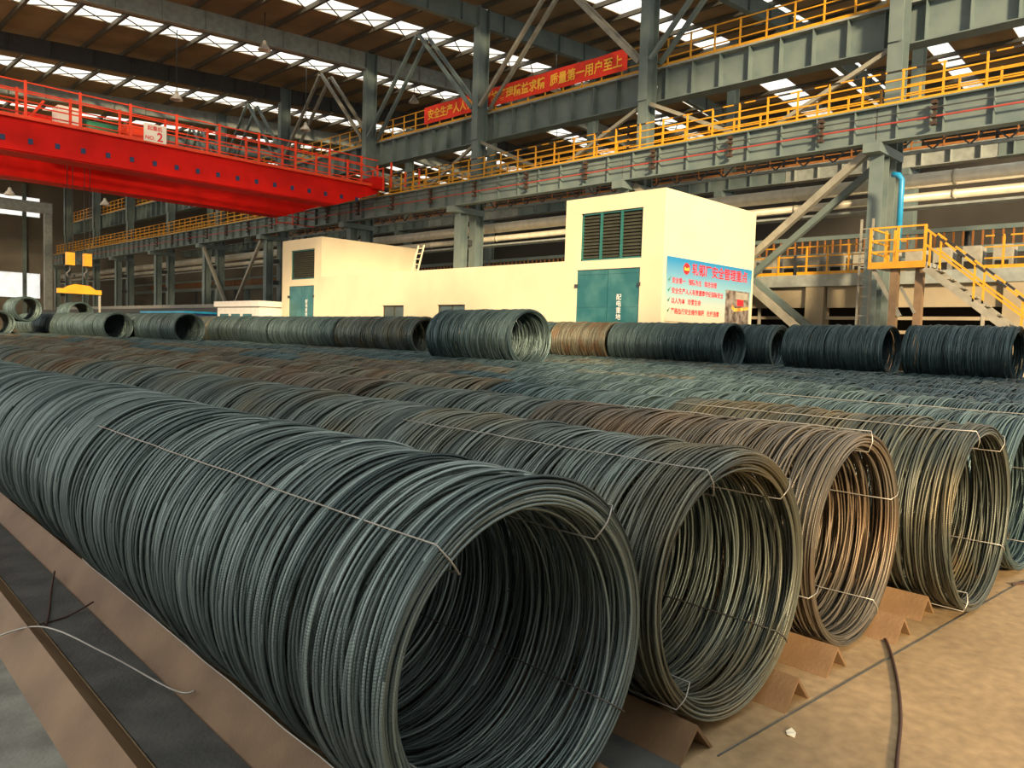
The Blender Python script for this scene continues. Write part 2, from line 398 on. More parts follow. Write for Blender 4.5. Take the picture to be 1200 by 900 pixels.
near_coil('large blue-grey wire coil filling the front above the long brown rail', 1.87, -0.04, 3.4, 800, 72, 11, M['wire'], (132, 50, -33, 215), ('tie', 'tie', 'tie_dark', 'tie'), wall=0.09)
near_coil('grey-green open-mouthed wire coil between the large front coil and the rusty coil', 3.17, -0.04, 2.2, 620, 60, 12, M['wire_b'], (118, 45, -38, 225), ('tie', 'tie', 'tie_dark', 'tie'), wall=0.075)
near_coil('rust-brown wire coil with orange glow inside its mouth, third lane', 4.47, -0.02, 2.3, 640, 52, 13, M['wire_rust'], (80, 20, -55, 200), ('tie', 'tie', 'tie', 'tie'), yaw=0.02)
near_coil('olive wire coil pulled forward at the end of the fourth lane', 5.77, -0.28, 2.3, 620, 48, 14, M['wire_olive_dark'], (112, 55, -30, 245), ('tie', 'tie', 'tie', 'tie'), rr=0.615)
near_coil('dark teal wire coil cut by the photo edge, fifth lane mouth', 7.07, -0.22, 2.3, 560, 44, 15, M['wire_dark'], (95, 15, -60, 190), ('tie', 'tie', 'tie', 'tie'))

# plain coils deeper in the store share a few windings
LS = 2.25
mids = [winding('wire_winding', LS, RW, 520, 36, 3, 0.0095, 100 + i, M['wire'], 0.07) for i in range(4)]
def plain_coil(name, label, group, a, b, z, material, var, yaw=0.0, sy=1.0, sr=1.0):
    o = obj(name, mids[var % 4]); o.location = fld(a, b, z); o.rotation_euler = (0, (var * 0.7) % 6.28, -TH + yaw)
    o.scale = (sr, sy, sr)
    o.material_slots[0].link = 'OBJECT'; o.material_slots[0].material = material
    return tag(o, label, 'wire coil', group)

rng = random.Random(5)
inv = camo.matrix_world.inverted()
def px_of(p):
    c = inv @ p
    return 600 + 909 * c.x / -c.z if c.z < -0.1 else -1e4
TONE = {'wire': 'blue-grey', 'wire_b': 'olive-grey', 'wire_rust': 'rusty', 'wire_tan': 'tan', 'wire_dark': 'dark teal'}
starts = {1: 3.42, 2: 2.22, 3: 2.34, 4: 2.08, 5: 2.14}
for k in range(1, 15):
    a = 1.87 + 1.3 * (k - 1)
    b = starts.get(k, -0.15 + 0.25 * rng.random()); n = 2 if k in starts else 1
    while b < 46:
        mid = fld(a, b + LS / 2, 1.2); front = fld(a, b, 1.2); back = fld(a, b + LS, 1.2)
        vis = px_of(front) > -30 and px_of(back) < 1230
        if k >= 11: vis = vis and px_of(front) > 480
        elif k == 10: vis = vis and px_of(front) > 130
        if vis:
            q = rng.random()
            if k == 1: mn = 'wire'
            elif k == 2: mn = 'wire_b' if n < 3 or q < 0.4 else 'wire_tan'
            elif k in (3, 4): mn = ('wire_dark' if n < 3 and k == 4 else 'wire_b' if n < 3 else 'wire_tan' if q < 0.75 else 'wire_rust')
            elif k in (5, 6): mn = ('wire_dark' if n < 4 else 'wire_tan' if q < 0.45 else 'wire_rust' if q < 0.6 else 'wire_dark')
            else: mn = 'wire_dark' if q < 0.75 else 'wire_b'
            plain_coil('wire_coil', '%s wire coil lying %s back in the %s lane from the long brown rail' % (TONE[mn], ORD[n], ORD[k]),
                       'wire coils on the floor lanes', a + rng.uniform(-.02, .02), b, ZC + rng.uniform(-.012, .02), M[mn], rng.randrange(99), rng.uniform(-.012, .012))
        b += LS + rng.uniform(0.03, 0.12); n += 1

# upper tier: coils resting in the valleys between floor lanes
ZU = 1.68
def upper(label, a, b0, b1, mn, sr=1.0, yaw=0.0, z=ZU):
    plain_coil('wire_coil', label, 'wire coils of the upper tier', a, b0, z, M[mn], rng.randrange(99), yaw, (b1 - b0) / LS, sr)
upper('dark wire coil lying in front of the stair foot, upper tier', 18.12, 2.63, 4.66, 'wire_dark', 0.97)
upper('dark wire coil at the photo edge beside the stair-foot coil', 18.12, 0.0, 2.2, 'wire_dark', 1.0)
upper('dark wire coil under the grey column with the blue pipe, upper tier', 18.12, 5.08, 7.42, 'wire_dark', 0.97)
upper('short dark wire coil between two longer ones below the banner corner', 19.42, 8.43, 10.7, 'wire_dark', 1.0)
upper('dark wire coil below the blue notice banner, upper tier', 18.12, 9.05, 11.2, 'wire_dark', 1.0)
upper('dark wire coil below the cream corner of the building, upper tier', 18.12, 11.2, 12.85, 'wire_dark', 1.0)
upper('tan and rust wire coil below the teal double door, upper tier', 18.12, 12.99, 15.2, 'wire_tan', 1.0)
upper('dark coil end hidden behind the big upper coil', 18.12, 15.3, 17.5, 'wire_dark', 1.0)
upper('big single dark wire coil with open mouth standing forward of the upper tier', 11.62, 10.0, 12.85, 'wire_dark', 1.06, 0.0, 1.70)
for (b0, b1, mn, lb) in ((17.15, 19.35, 'wire_b', 'olive upper coil just behind the big open-mouthed coil'), (19.38, 21.55, 'wire_b', 'olive upper coil below the two small building windows'),
                         (21.75, 24.2, 'wire_dark', 'upper coil below the low cream wall, fourth past the open-mouthed one'), (24.22, 26.6, 'wire_dark', 'upper coil below the low cream wall, fifth past the open-mouthed one'),
                         (26.8, 29.6, 'wire_dark', 'upper coil below the narrow teal door'), (29.65, 32.4, 'wire_dark', 'upper coil below the white booth'), (32.5, 35.3, 'wire_b', 'small tan-ended upper coil beside the white booth')):
    upper(lb, 14.22, b0, b1, mn)
for (b0, b1, lb) in ((29.0, 31.4, 'upper coil with round dark mouth in front of the white booth'), (31.45, 34.0, 'upper coil body behind the second round mouth'), (34.05, 36.6, 'upper coil at the tail of the second round-mouthed file')):
    upper(lb, 11.55, b0, b1, 'wire_dark', 1.02)
for (b0, b1, lb) in ((33.6, 36.2, 'upper coil with round dark mouth below the yellow lifting beam'), (36.25, 39.2, 'upper coil second in the file below the yellow lifting beam'),
                     (39.25, 42.4, 'upper coil third in the file below the yellow lifting beam'), (42.5, 46, 'upper coil last in the file below the yellow lifting beam'), (46.1, 51, 'upper coil closing the file at the far stack')):
    upper(lb, 10.3, b0, b1, 'wire_dark', 1.0)
upper('coil with open mouth topping the far stack', 8.62, 41.8, 44.3, 'wire_dark', 1.0, 0.0, 2.40)
upper('lower coil of the far stack, its mouth cut by the photo edge', 7.62, 42.6, 45.0, 'wire_dark', 1.0, 0.0, 1.66)
upper('coil peeping over the file behind the yellow lifting beam', 11.6, 44.5, 47, 'wire_dark', 1.05, 0.0, 2.30)

# ------------------------------------------------------------------ rails that carry the coils
def rail_mesh(L):
    w, h, t = 0.125, 0.135, 0.012
    return MB().prism([(-w, 0), (0.0, h), (w, 0), (w - t * 1.6, 0), (0, h - t * 1.9), (-w + t * 1.6, 0)], 'y', 0, L).mesh('rail', M['rail'])
rm = rail_mesh(45.0)
for k in range(0, 9):
    c = 1.87 + 1.3 * (k - 1)
    for s in (-1, 1):
        if k == 0 and s < 0: continue
        o = obj('support_rail', rm); o.location = fld(c + s * 0.385, -0.16 + (0.05 if s < 0 else 0.0), 0.001); o.rotation_euler = (0, 0, -TH)
        if k == 0: lb = 'long brown bent-angle steel rail lying bare beside the grey plate'
        elif k == 1 and s < 0: lb = 'long brown bent-angle steel rail hugging the large front coil'
        else: lb = 'brown bent-angle rail end on the %s side of the %s lane coil' % ('near' if s < 0 else 'far', ORD[k])
        tag(o, lb, 'rail', 'brown angle rails under the coils')
for k in range(0, 8):
    c = 1.22 + 1.3 * k
    o = MB().box(-0.135, 0.135, 0.0, 45, 0.0, 0.012).build('floor_strip', M['plate'], None, fld(c, -0.2 if k < 2 else 0.5, 0.0)); o.rotation_euler = (0, 0, -TH)
    tag(o, 'dark grey steel strip on the floor between the rails before the %s lane' % ORD[k + 1], 'floor plate', 'steel strips between the rails')
# grey concrete apron beside the loose rail and slab joints
o = MB().box(-6, 0.86, -2.0, 45, 0.0, 0.004).build('floor_apron', M['floor_grey'], None, fld(0, 0, 0)); o.rotation_euler = (0, 0, -TH); o['kind'] = 'structure'
mb = MB(); mb.bar((2.85, 1.55, 0.004), (6.8, 1.27, 0.003), 0.007, 0.004); mb.build('floor_joint', M['plate'])['kind'] = 'structure'

# loose wires, hose, paper on the floor
def strand(name, pts, r, m, label, cat):
    cv = [Vector(p) for p in pts]; out = []
    for i in range(len(cv) - 1):
        p0, p1, p2, p3 = cv[max(i - 1, 0)], cv[i], cv[i + 1], cv[min(i + 2, len(cv) - 1)]
        for q in range(8):
            t = q / 8
            out.append(0.5 * ((2 * p1) + (p2 - p0) * t + (2 * p0 - 5 * p1 + 4 * p2 - p3) * t * t + (3 * p1 - p0 - 3 * p2 + p3) * t ** 3))
    out.append(cv[-1])
    return tag(MB().tube(out, r, 6).build(name, m), label, cat)
strand('loose_wire', [(0.70, 4.95, 0.01), (0.86, 4.75, 0.02), (1.10, 4.46, 0.142), (1.27, 4.0, 0.10), (1.40, 3.5, 0.05), (1.46, 3.4, 0.06)], 0.005, M['tie'], 'pale loose wire curving over the bare brown rail', 'wire')
strand('loose_wire', [(1.50, 5.70, 0.06), (1.40, 5.4, 0.018), (1.30, 5.05, 0.02), (1.22, 4.80, 0.022)], 0.006, M['hose'], 'short dark twisted wire scrap on the grey strip', 'wire')
strand('loose_wire', [(1.20, 4.84, 0.022), (1.35, 4.88, 0.02), (1.50, 4.92, 0.06)], 0.005, M['hose'], 'straight dark wire scrap meeting the twisted one', 'wire')
strand('cable', [(4.94, 1.85, 0.012), (4.88, 1.67, 0.012), (4.73, 1.535, 0.012), (4.27, 1.325, 0.012), (3.79, 1.145, 0.012), (3.30, 1.0, 0.012), (2.9, 0.86, 0.012)], 0.008, M['hose'], 'dark reddish hose running across the tan floor', 'hose')
mb = MB(); mb.add([(0, 0, 0), (.04, .012, .004), (.055, .04, .010), (.02, .05, .004), (-.012, .03, .008), (0, 0, .002), (.04, .012, .006), (.055, .04, .012), (.02, .05, .006), (-.012, .03, .010)],
                  [(4, 3, 2, 1, 0), (5, 6, 7, 8, 9), (0, 1, 6, 5), (1, 2, 7, 6), (2, 3, 8, 7), (3, 4, 9, 8), (4, 0, 5, 9)])
tag(mb.build('paper_scrap', M['paper'], None, (3.24, 1.40, 0.001)), 'tiny cream paper scrap on the tan floor', 'paper')
strand('loose_wire', [(6.62, 1.30, 0.01), (6.80, 1.22, 0.015), (7.1, 1.2, 0.012)], 0.008, M['hose'], 'dark wire end on the floor by the last coil mouth', 'wire')

# ------------------------------------------------------------------ equipment house
bt = thing('equipment_house', 'cream flat-roofed equipment house with two taller ends and teal doors', 'building', (24, 26, 0))
off = Vector((-24, -26, 0))
def bpart(mb, name, m, parent=bt):
    mb.v = [(v[0] - 24, v[1] - 26, v[2]) for v in mb.v]
    return mb.build(name, m, parent)
XB, XE = 21.0, 26.95
def front_wall(y0, y1, z1, holes):
    """front wall 0.25 thick with rectangular openings, from vertical and horizontal bands"""
    mb = MB(); ys = sorted({y0, y1, *[h[0] for h in holes], *[h[1] for h in holes]})
    for ya, yb in zip(ys, ys[1:]):
        zz = 0.0
        for h in sorted(holes, key=lambda h: h[2]):
            if h[0] <= ya and yb <= h[1]:
                if h[2] > zz: mb.box(XB, XB + .25, ya, yb, zz, h[2])
                zz = h[3]
        if zz < z1: mb.box(XB, XB + .25, ya, yb, zz, z1)
    return mb
bpart(front_wall(14.15, 18.3, 6.63, [(15.03, 17.72, 0, 4.16), (15.0, 17.6, 4.47, 6.1)]), 'front_wall', M['cream'])
bpart(front_wall(18.3, 34.4, 4.5, [(23.55, 25.3, 2.0, 3.02), (27.6, 29.2, 2.0, 3.02)]), 'front_wall', M['cream'])
bpart(front_wall(34.4, 38.3, 6.5, [(35.08, 37.6, 0, 4.09), (35.07, 37.4, 4.43, 5.95)]), 'front_wall', M['cream'])
bpart(MB().box(XB + .25, XE, 14.15, 14.4, 0, 6.63), 'side_wall', M['cream'])
bpart(MB().box(XB + .25, XE, 18.05, 18.3, 4.4, 6.63), 'side_wall', M['cream'])
bpart(MB().box(XB + .25, XE, 34.4, 34.65, 4.4, 6.5), 'side_wall', M['cream'])
bpart(MB().box(XB + .25, XE, 38.05, 38.3, 0, 6.5), 'side_wall', M['cream'])
bpart(MB().box(XE - .25, XE, 14.4, 38.05, 0, 4.5).box(XE - .25, XE, 14.4, 18.05, 4.5, 6.63).box(XE - .25, XE, 34.65, 38.05, 4.5, 6.5), 'rear_wall', M['cream'])
bpart(MB().box(XB + .25, XE - .25, 14.4, 18.05, 6.4, 6.6), 'roof_slab', M['cream'])
bpart(MB().box(XB + .25, XE - .25, 18.3, 34.4, 4.3, 4.46), 'roof_slab', M['cream'])
bpart(MB().box(XB + .25, XE - .25, 34.65, 38.05, 6.3, 6.47), 'roof_slab', M['cream'])
def louver(y0, y1, z0, z1, bars):
    f = bpart(MB().box(XB + .06, XB + .16, y0, y0 + .06, z0, z1).box(XB + .06, XB + .16, y1 - .06, y1, z0, z1).box(XB + .06, XB + .16, y0, y1, z0, z0 + .06).box(XB + .06, XB + .16, y0, y1, z1 - .06, z1), 'louver_frame', M['teal_frame'])
    mb = MB(); n = int((z1 - z0 - .12) / .11)
    for i in range(n):
        z = z0 + .08 + (z1 - z0 - .16) * (i + .5) / n
        mb.bar((XB + .12, y0 + .06, z), (XB + .12, y1 - .06, z), .015, .125, up=(0.8, 0, 1))
    mb.v = [(v[0] - 24, v[1] - 26, v[2]) for v in mb.v]
    o = mb.build('louver_blades', M['louver'], f); o['kind'] = 'stuff'
    for y in bars:
        bpart(MB().box(XB + .03, XB + .09, y - .04, y + .04, z0, z1), 'mullion', M['teal_frame'], f)
    bpart(MB().box(XB + .2, XB + .24, y0, y1, z0, z1), 'back_panel', M['louver'], f)
louver(15.0, 17.6, 4.47, 6.1, (15.87, 16.73))
louver(35.07, 37.4, 4.43, 5.95, ())
def ddoor(y0, y1, z1, name):
    ym = (y0 + y1) / 2
    for ya, yb in ((y0, ym - .01), (ym + .01, y1)):
        d = bpart(MB().box(XB + .05, XB + .11, ya, yb, 0.02, z1 - 0.01), 'door_leaf', M['teal'])
        for zb in (0.3, 1.6, 2.9, z1 - .14):
            bpart(MB().box(XB + .035, XB + .05, ya + .02, yb - .02, zb - .03, zb + .03), 'door_ledge', M['teal'], d)
        hy = ya if ya == y0 else yb
        bpart(MB().bar((XB - .05, hy, z1 - .55), (XB + .05, hy, z1 - .55), .08, .12), 'hinge', M['steel_dark'], d)
    return d
ddoor(15.03, 17.72, 4.16, 'a'); ddoor(35.08, 37.6, 4.09, 'b')
for y0, y1 in ((23.55, 25.3), (27.6, 29.2)):
    f = bpart(MB().box(XB + .08, XB + .14, y0, y0 + .07, 2.0, 3.02).box(XB + .08, XB + .14, y1 - .07, y1, 2.0, 3.02).box(XB + .08, XB + .14, y0, y1, 2.95, 3.02).box(XB + .08, XB + .14, (y0 + y1) / 2 - .04, (y0 + y1) / 2 + .04, 2.0, 3.02), 'window_frame', M['louver'])
    bpart(MB().box(XB + .10, XB + .12, y0, y1, 2.0, 3.02), 'window_pane', M['pane'], f)

# CJK lettering helper (built-in font)
def text(s, size, m, name='lettering', parent=None, loc=(0, 0, 0), rot=(R(90), 0, 0), align='LEFT', ext=0.002, sx=1.0, bold=0.0):
    c = bpy.data.curves.new(name, 'FONT'); c.body = s; c.size = size; c.extrude = ext; c.align_x = align; c.offset = bold; c.resolution_u = 2
    c.materials.append(m)
    o = bpy.data.objects.new(name, c); C.objects.link(o)
    o.location = loc; o.rotation_euler = rot; o.scale = (sx, 1, 1)
    dg = bpy.context.evaluated_depsgraph_get()
    me = bpy.data.meshes.new_from_object(o.evaluated_get(dg))
    bpy.data.objects.remove(o); bpy.data.curves.remove(c)
    o = bpy.data.objects.new(name, me); C.objects.link(o); o['kind'] = 'stuff'
    o.location = loc; o.rotation_euler = rot; o.scale = (sx, 1, 1)
    if parent: o.parent = parent
    return o
RXF = (R(90), 0, R(-90))                     # reads on a face that looks to -X
text('配\n电\n重\n地', 0.22, M['text_white'], 'lettering', bt, (XB + .03 - 24, 15.98 - 26, 3.12), RXF)
text('配\n电\n重\n地', 0.22, M['text_white'], 'lettering', bt, (XB + .03 - 24, 35.95 - 26, 3.2), RXF)

# notice banner on the end wall of the house
def notice_material():
    m = bpy.data.materials.new('notice_print'); m.use_nodes = True
    nt = m.node_tree; n = nt.nodes; l = nt.links; p = n['Principled BSDF']
    t = n.new('ShaderNodeTexCoord'); s = n.new('ShaderNodeSeparateXYZ'); l.new(t.outputs['Object'], s.inputs[0])
    r = n.new('ShaderNodeValToRGB'); mr = n.new('ShaderNodeMapRange'); mr.inputs[1].default_value = 0; mr.inputs[2].default_value = 2.1
    l.new(s.outputs['Z'], mr.inputs[0]); l.new(mr.outputs[0], r.inputs[0])
    e = r.color_ramp.elements; e[0].color = (0.60, 0.56, 0.42, 1); e[1].color = (0.02, 0.22, 0.46, 1)
    e2 = e.new(0.45); e2.color = (0.26, 0.46, 0.50, 1); e[1].position = 0.45; e[2].position = 0.95; e3 = e.new(0.22); e3.color = (0.52, 0.54, 0.45, 1)
    l.new(r.outputs[0], p.inputs['Base Color']); p.inputs['Roughness'].default_value = 0.5
    return m
nb = thing('notice_banner', 'blue and cream notice banner with red writing on the house end wall', 'banner', (21.2, 14.13, 2.42))
MB().box(0, 5.55, -0.02, 0.015, 0, 2.08).build('banner_sheet', notice_material(), nb)
text('轧钢厂安全管理重点', 0.42, M['text_red'], 'title_lettering', nb, (1.45, -0.025, 1.62), align='LEFT', sx=1.0, bold=0.006)
for i, s in enumerate(('安全第一   预防为主   综合治理', '安全生产人人有责遵章守纪保障安全', '以人为本   珍爱生命', '严格执行安全操作规程   杜绝违章')):
    z = 1.26 - i * 0.33
    text(s, 0.205, M['text_red'], 'line_lettering', nb, (0.28, -0.025, z), align='LEFT', bold=0.003)
    MB().add([(0.06, -0.022, z + .09), (0.11, -0.022, z + .02), (0.22, -0.022, z + .19), (0.12, -0.022, z + .10), (0.06, -0.03, z + .09), (0.11, -0.03, z + .02), (0.22, -0.03, z + .19), (0.12, -0.03, z + .10)],
             [(3, 2, 1, 0), (4, 5, 6, 7), (0, 1, 5, 4), (1, 2, 6, 5), (2, 3, 7, 6), (3, 0, 4, 7)]).build('tick_mark', M['text_green'], nb)
# red and gold round emblem
eb = MB().prism([(1.12 + .19 * math.cos(t * math.pi / 12), 1.76 + .19 * math.sin(t * math.pi / 12)) for t in range(24)], 'y', -0.028, -0.02).build('round_emblem', M['text_red'], nb)
MB().prism([(0.97, 1.70), (1.27, 1.70), (1.24, 1.82), (1.12, 1.76), (1.0, 1.82)], 'y', -0.034, -0.028).build('emblem_band', M['banner_text'], eb)
# photo of the rolling mill printed in the corner
M['print_photo'] = mat('photo_print', (0.06, 0.04, 0.03), 0.5, col2=(0.30, 0.27, 0.24), scale=4)
M['hot'] = mat('hot_print', (0.85, 0.18, 0.02), 0.5, col2=(0.95, 0.60, 0.12), scale=5)
ph = MB().box(3.72, 5.42, -0.026, -0.02, 0.02, 1.25).build('photo_print', M['print_photo'], nb)
MB().prism([(4.15, .62), (4.35, .50), (4.9, .55), (5.4, .62), (5.4, .72), (4.9, .66), (4.4, .62), (4.2, .74)], 'y', -0.030, -0.026).build('hot_bar_print', M['hot'], ph)
MB().box(4.55, 5.0, -0.030, -0.026, 0.72, 0.95).build('red_machine_print', M['text_red'], ph)
MB().box(4.45, 5.3, -0.029, -0.026, 0.95, 1.2).build('bright_hall_print', M['machine'], ph)

# ladder on the low roof, white booth, blue skip
ld = thing('ladder', 'small cream steel ladder leaning on the low roof of the house', 'ladder', (21.4, 27.4, 4.46))
for y in (-.2, .2): MB().bar((0, y, 0), (0.35, y, 1.25), .05).build('ladder_stile', M['cream'], ld)
for i in range(5): MB().bar((.05 + .07 * i, -.2, .15 + .24 * i), (.05 + .07 * i, .2, .15 + .24 * i), .035).build('rung', M['cream'], ld)
bo = thing('booth', 'small white flat-roofed booth with windows behind the upper coils', 'booth', (20, 41.3, 0))
MB().box(0, 2.4, -2.4, 2.6, 0, 3.0).build('booth_body', M['white'], bo)
MB().box(-.15, 2.55, -2.55, 2.75, 3.0, 3.3).build('booth_roof', M['white'], bo)
for y in (-1.6, -0.2, 1.2): MB().box(-.03, 0, y, y + 1.0, 1.6, 2.6).build('window_pane', M['teal'], bo)
sk = thing('scrap_skip', 'dark blue low steel skip behind the round coil mouths', 'container', (20.0, 48.6, -0.1))
MB().prism([(-3, 2.7), (3.6, 2.7), (3.2, 0.1), (-2.6, 0.1)], 'x', -1.2, 1.2).build('skip_body', M['navy'], sk)
MB().box(-1.3, 1.3, -3.1, 3.7, 2.7, 2.82).build('skip_rim', M['blue'], sk)

# ------------------------------------------------------------------ runway columns
COLY = [-1.0, 10.0, 20.4, 31.2, 41.4, 52.0, 62.2, 72.3, 82.4, 92.5, 102.6]
XR = 28.5
def colname(i): return ['beside the camera bay', 'at the yellow stair landing', 'behind the tall end of the house', 'behind the low middle of the house', 'at the narrow end of the house'][i] if i < 5 else '%s past the house' % ORD[i - 4]
lbl_cache = {}
for i, y in enumerate(COLY):
    c = thing('steel_column', 'grey-green stepped steel crane column %s' % colname(i), 'column', (XR, y, 0), 'stepped crane columns')
    h = zroof(XR) - 0.25
    MB().ibeam_x(-1.1, 0, 0, 8.5, .55, .45, .04).build('front_leg', M['blue_steel'], c)
    MB().ibeam_x(0, 0, 0, 12.2, .6, .5, .04).build('rear_leg', M['blue_steel'], c)
    MB().ibeam_x(0, 0, 12.2, h, .75, .45, .04).build('upper_shaft', M['blue_steel'], c)
    MB().box(-1.9, 0.3, -.28, .28, 8.2, 8.5).build('corbel', M['blue_steel'], c)
    mb = MB()
    for q in range(5):
        z0 = .4 + q * 1.55; mb.box(-.85, -.3, -.03, .03, z0, z0 + .3)
    mb.build('batten', M['steel_dark'], c)
    MB().box(-2.0, .5, -.5, .5, 0, .06).build('base_plate', M['steel_dark'], c)

# runway girders: one per bay; their stiffeners share one mesh
def girder_bay(name, label, group, x, y0, y1, z0, z1, depth_x, m, n, light_top=True, face=-1):
    L = y1 - y0
    g = thing(name, label, 'girder', (x, y0, z0), group)
    h = z1 - z0
    MB().box(-.02, .02, .02, L - .02, .04, h - .05).build('web', m, g)
    MB().box(-depth_x, depth_x, .01, L - .01, h - .05, h).build('top_flange', M['steel_light'] if light_top else m, g)
    MB().box(-depth_x, depth_x, .01, L - .01, 0, .04).build('bottom_flange', m, g)
    sm = MB().box(-depth_x + .02, depth_x - .02, -.012, .012, .04, h - .05).mesh('stiffener', m)
    for i in range(n):
        s = obj('stiffener', sm, g); s.location = (0, L * (i + .5) / n, 0)
    return g
def bayname(i):
    return ['nearest the camera bay', 'over the yellow stair', 'over the tall end of the house', 'over the low middle of the house', 'meeting the red crane'][i] if i < 5 else '%s past the red crane' % ORD[i - 4]
for i in range(len(COLY) - 1):
    y0, y1 = COLY[i], COLY[i + 1]
    g = girder_bay('runway_girder', 'grey-green lower crane runway girder %s' % bayname(i), 'lower crane runway', 26.95, y0, y1, 8.52, 9.68, .22, M['blue_steel'], 8, False)
    MB().box(-.05, .05, .02, y1 - y0 - .02, 1.16, 1.28).build('crane_rail', M['yellow'], g)
    MB().bar((-.30, .02, .80), (-.30, y1 - y0 - .02, .80), .035).build('conductor_bar', M['steel_dark'], g)
    MB().bar((-.30, .02, .52), (-.30, y1 - y0 - .02, .52), .05).build('conductor_bar', M['conductor'], g)
    if i < 7:
        for q in range(3):
            yy = (y1 - y0) * (q + .5) / 3
            mb = MB()
            for zz in (.95, .78, .52, .30): mb.box(-.42, -.22, yy - .08, yy + .08, zz - .05, zz + .05)
            mb.box(-.3, -.22, yy - .04, yy + .04, .25, 1.05)
            mb.build('insulator_bracket', M['insul'], g)
    girder_bay('runway_girder', 'grey-green upper crane runway girder %s' % bayname(i), 'upper crane runway', 29.25, y0, y1, 12.28, 13.72, .35, M['blue_steel'], 8)
    g = girder_bay('runway_girder', 'grey girder of the farther hall bay %s' % bayname(i), 'farther bay runway', 42, y0, y1, 10.85, 11.7, .3, M['steel_light'] if i % 3 == 1 else M['blue_steel'], 8)

# walkways and railings
post_m = {}
def railing(label, group, x, y0, y1, z, h=1.1, hazard=False, rails=3, n=10, m='yellow'):
    L = y1 - y0
    t = thing('safety_railing', label, 'railing', (x, y0, z), group)
    key = (h, m)
    if key not in post_m: post_m[key] = MB().box(-.03, .03, -.03, .03, 0, h).mesh('post', M[m])
    for i in range(n):
        p = obj('post', post_m[key], t); p.location = (0, L * (i + .5) / n, 0)
    for q in range(rails):
        zz = h * (q + 1) / rails - .03
        o = MB().box(-.022, .022, .03, L - .03, zz - .022, zz + .022).build('handrail' if q == rails - 1 else 'midrail', M[m], t)
        if q == rails - 1 and hazard:
            ns = int(L / .9)
            for k in range(ns):
                MB().box(-.026, .026, k * .9 + .45, k * .9 + .9, zz - .027, zz + .027).build('black_band', M['hazard_black'], o)
    MB().box(-.012, .012, .03, L - .03, 0, .12).build('toe_board', M[m], t)
    return t
for i in range(len(COLY) - 1):
    y0, y1 = COLY[i] + .05, COLY[i + 1] - .05
    w = MB().box(27.2, 28.05, y0, y1, 9.70, 9.75).build('walkway', M['steel_light']); tag(w, 'narrow steel walkway beside the lower runway %s' % bayname(i), 'walkway', 'lower runway walkways')
    w = MB().box(29.0, 30.4, y0, y1, 13.74, 13.79).build('walkway', M['steel_light']); tag(w, 'narrow steel walkway on the upper runway %s' % bayname(i), 'walkway', 'upper runway walkways')
    railing('yellow railing along the lower runway edge %s' % bayname(i), 'lower runway railings', 27.25, y0, y1, 9.75, 1.15, hazard=i < 5, rails=4, n=9)
    railing('second yellow railing behind the lower runway railing %s' % bayname(i), 'lower runway rear railings', 28.9, y0, y1, 9.75, 1.15, rails=4, n=9)
    w = MB().box(28.85, 29.7, y0, y1, 9.69, 9.745).build('walkway', M['steel_dark']); tag(w, 'dark steel walkway behind the lower runway columns %s' % bayname(i), 'walkway', 'rear runway walkways')
    railing('yellow railing along the upper runway edge %s' % bayname(i), 'upper runway railings', 29.05, y0, y1, 13.79, 1.15, rails=3, n=9)
    if i < 8:
        railing('orange railing of the farther bay walkway %s' % bayname(i), 'farther bay railings', 41.7, y0, y1, 11.7, 1.1, rails=3, n=7, m='dull_orange')

# red slogan banner hung on the upper railing
rb = thing('slogan_banner', 'long red cloth banner with yellow characters along the upper runway railing', 'banner', (28.99, 36.5, 14.1))
mb = MB(); nn = 30; Lb = 14.6
vs = []
for i in range(nn + 1):
    y = -Lb * i / nn; w = .035 * math.sin(i * 1.7) + .02 * math.sin(i * .6)
    for dx in (0, .02):
        vs += [(-.03 + w * .4 + dx, y, -.06), (-.03 + w * .4 + dx, y, .90 + .015 * math.sin(i * .9))]
fs = []
for i in range(nn):
    a, b = i * 4, i * 4 + 4
    fs += [(a, b, b + 1, a + 1), (a + 2, a + 3, b + 3, b + 2), (a + 1, b + 1, b + 3, a + 3), (a, a + 2, b + 2, b)]
mb.add(vs, fs).build('banner_cloth', M['red_banner'], rb)
text('安全生产人人有责  严格管理精益求精  质量第一用户至上', 0.60, M['banner_text'], 'slogan_lettering', rb, (-.06, -.35, .19), RXF, sx=0.93, bold=0.012)

# bracing between the columns
def brace(label, pts, w=.16, m='brace', x=None, grp='column bracing'):
    t = thing('cross_brace', label, 'brace', pts[0][0], grp)
    o0 = Vector(pts[0][0])
    for p, q in pts: MB().bar(Vector(p) - o0, Vector(q) - o0, w).build('strut', M[m], t)
    return t
brace('crossed pale struts beside the house end wall under the lower runway', [((27.2, 10.3, 8.4), (27.2, 20.1, .4)), ((27.46, 20.1, 8.4), (27.46, 10.3, .6))], .24)
brace('dark crossed struts set back behind the pale ones at the house end', [((28.5, 10.3, 8.3), (28.5, 20.1, .4)), ((28.75, 20.1, 8.3), (28.75, 10.3, .6))], .22, 'blue_steel')
brace('pale V-shaped struts under the lower runway past the narrow house end', [((27.0, 52.3, 8.2), (27.0, 57.0, 2.9)), ((27.0, 61.9, 8.2), (27.0, 57.1, 2.9))], .2)
for i in range(0, 7):
    y0, y1 = COLY[i], COLY[i + 1]; ym = (y0 + y1) / 2; za = zroof(XR) - .5
    for x, nm in ((28.2, 'front'), (28.95, 'rear')):
        brace('%s pair of slanting struts up to the roof %s' % (nm, bayname(i)), [((x, y0 + .3, 13.9), (x, ym - .1, za)), ((x, y1 - .3, 13.9), (x, ym + .1, za))], .17, 'brace' if i in (2, 4) else 'blue_steel')
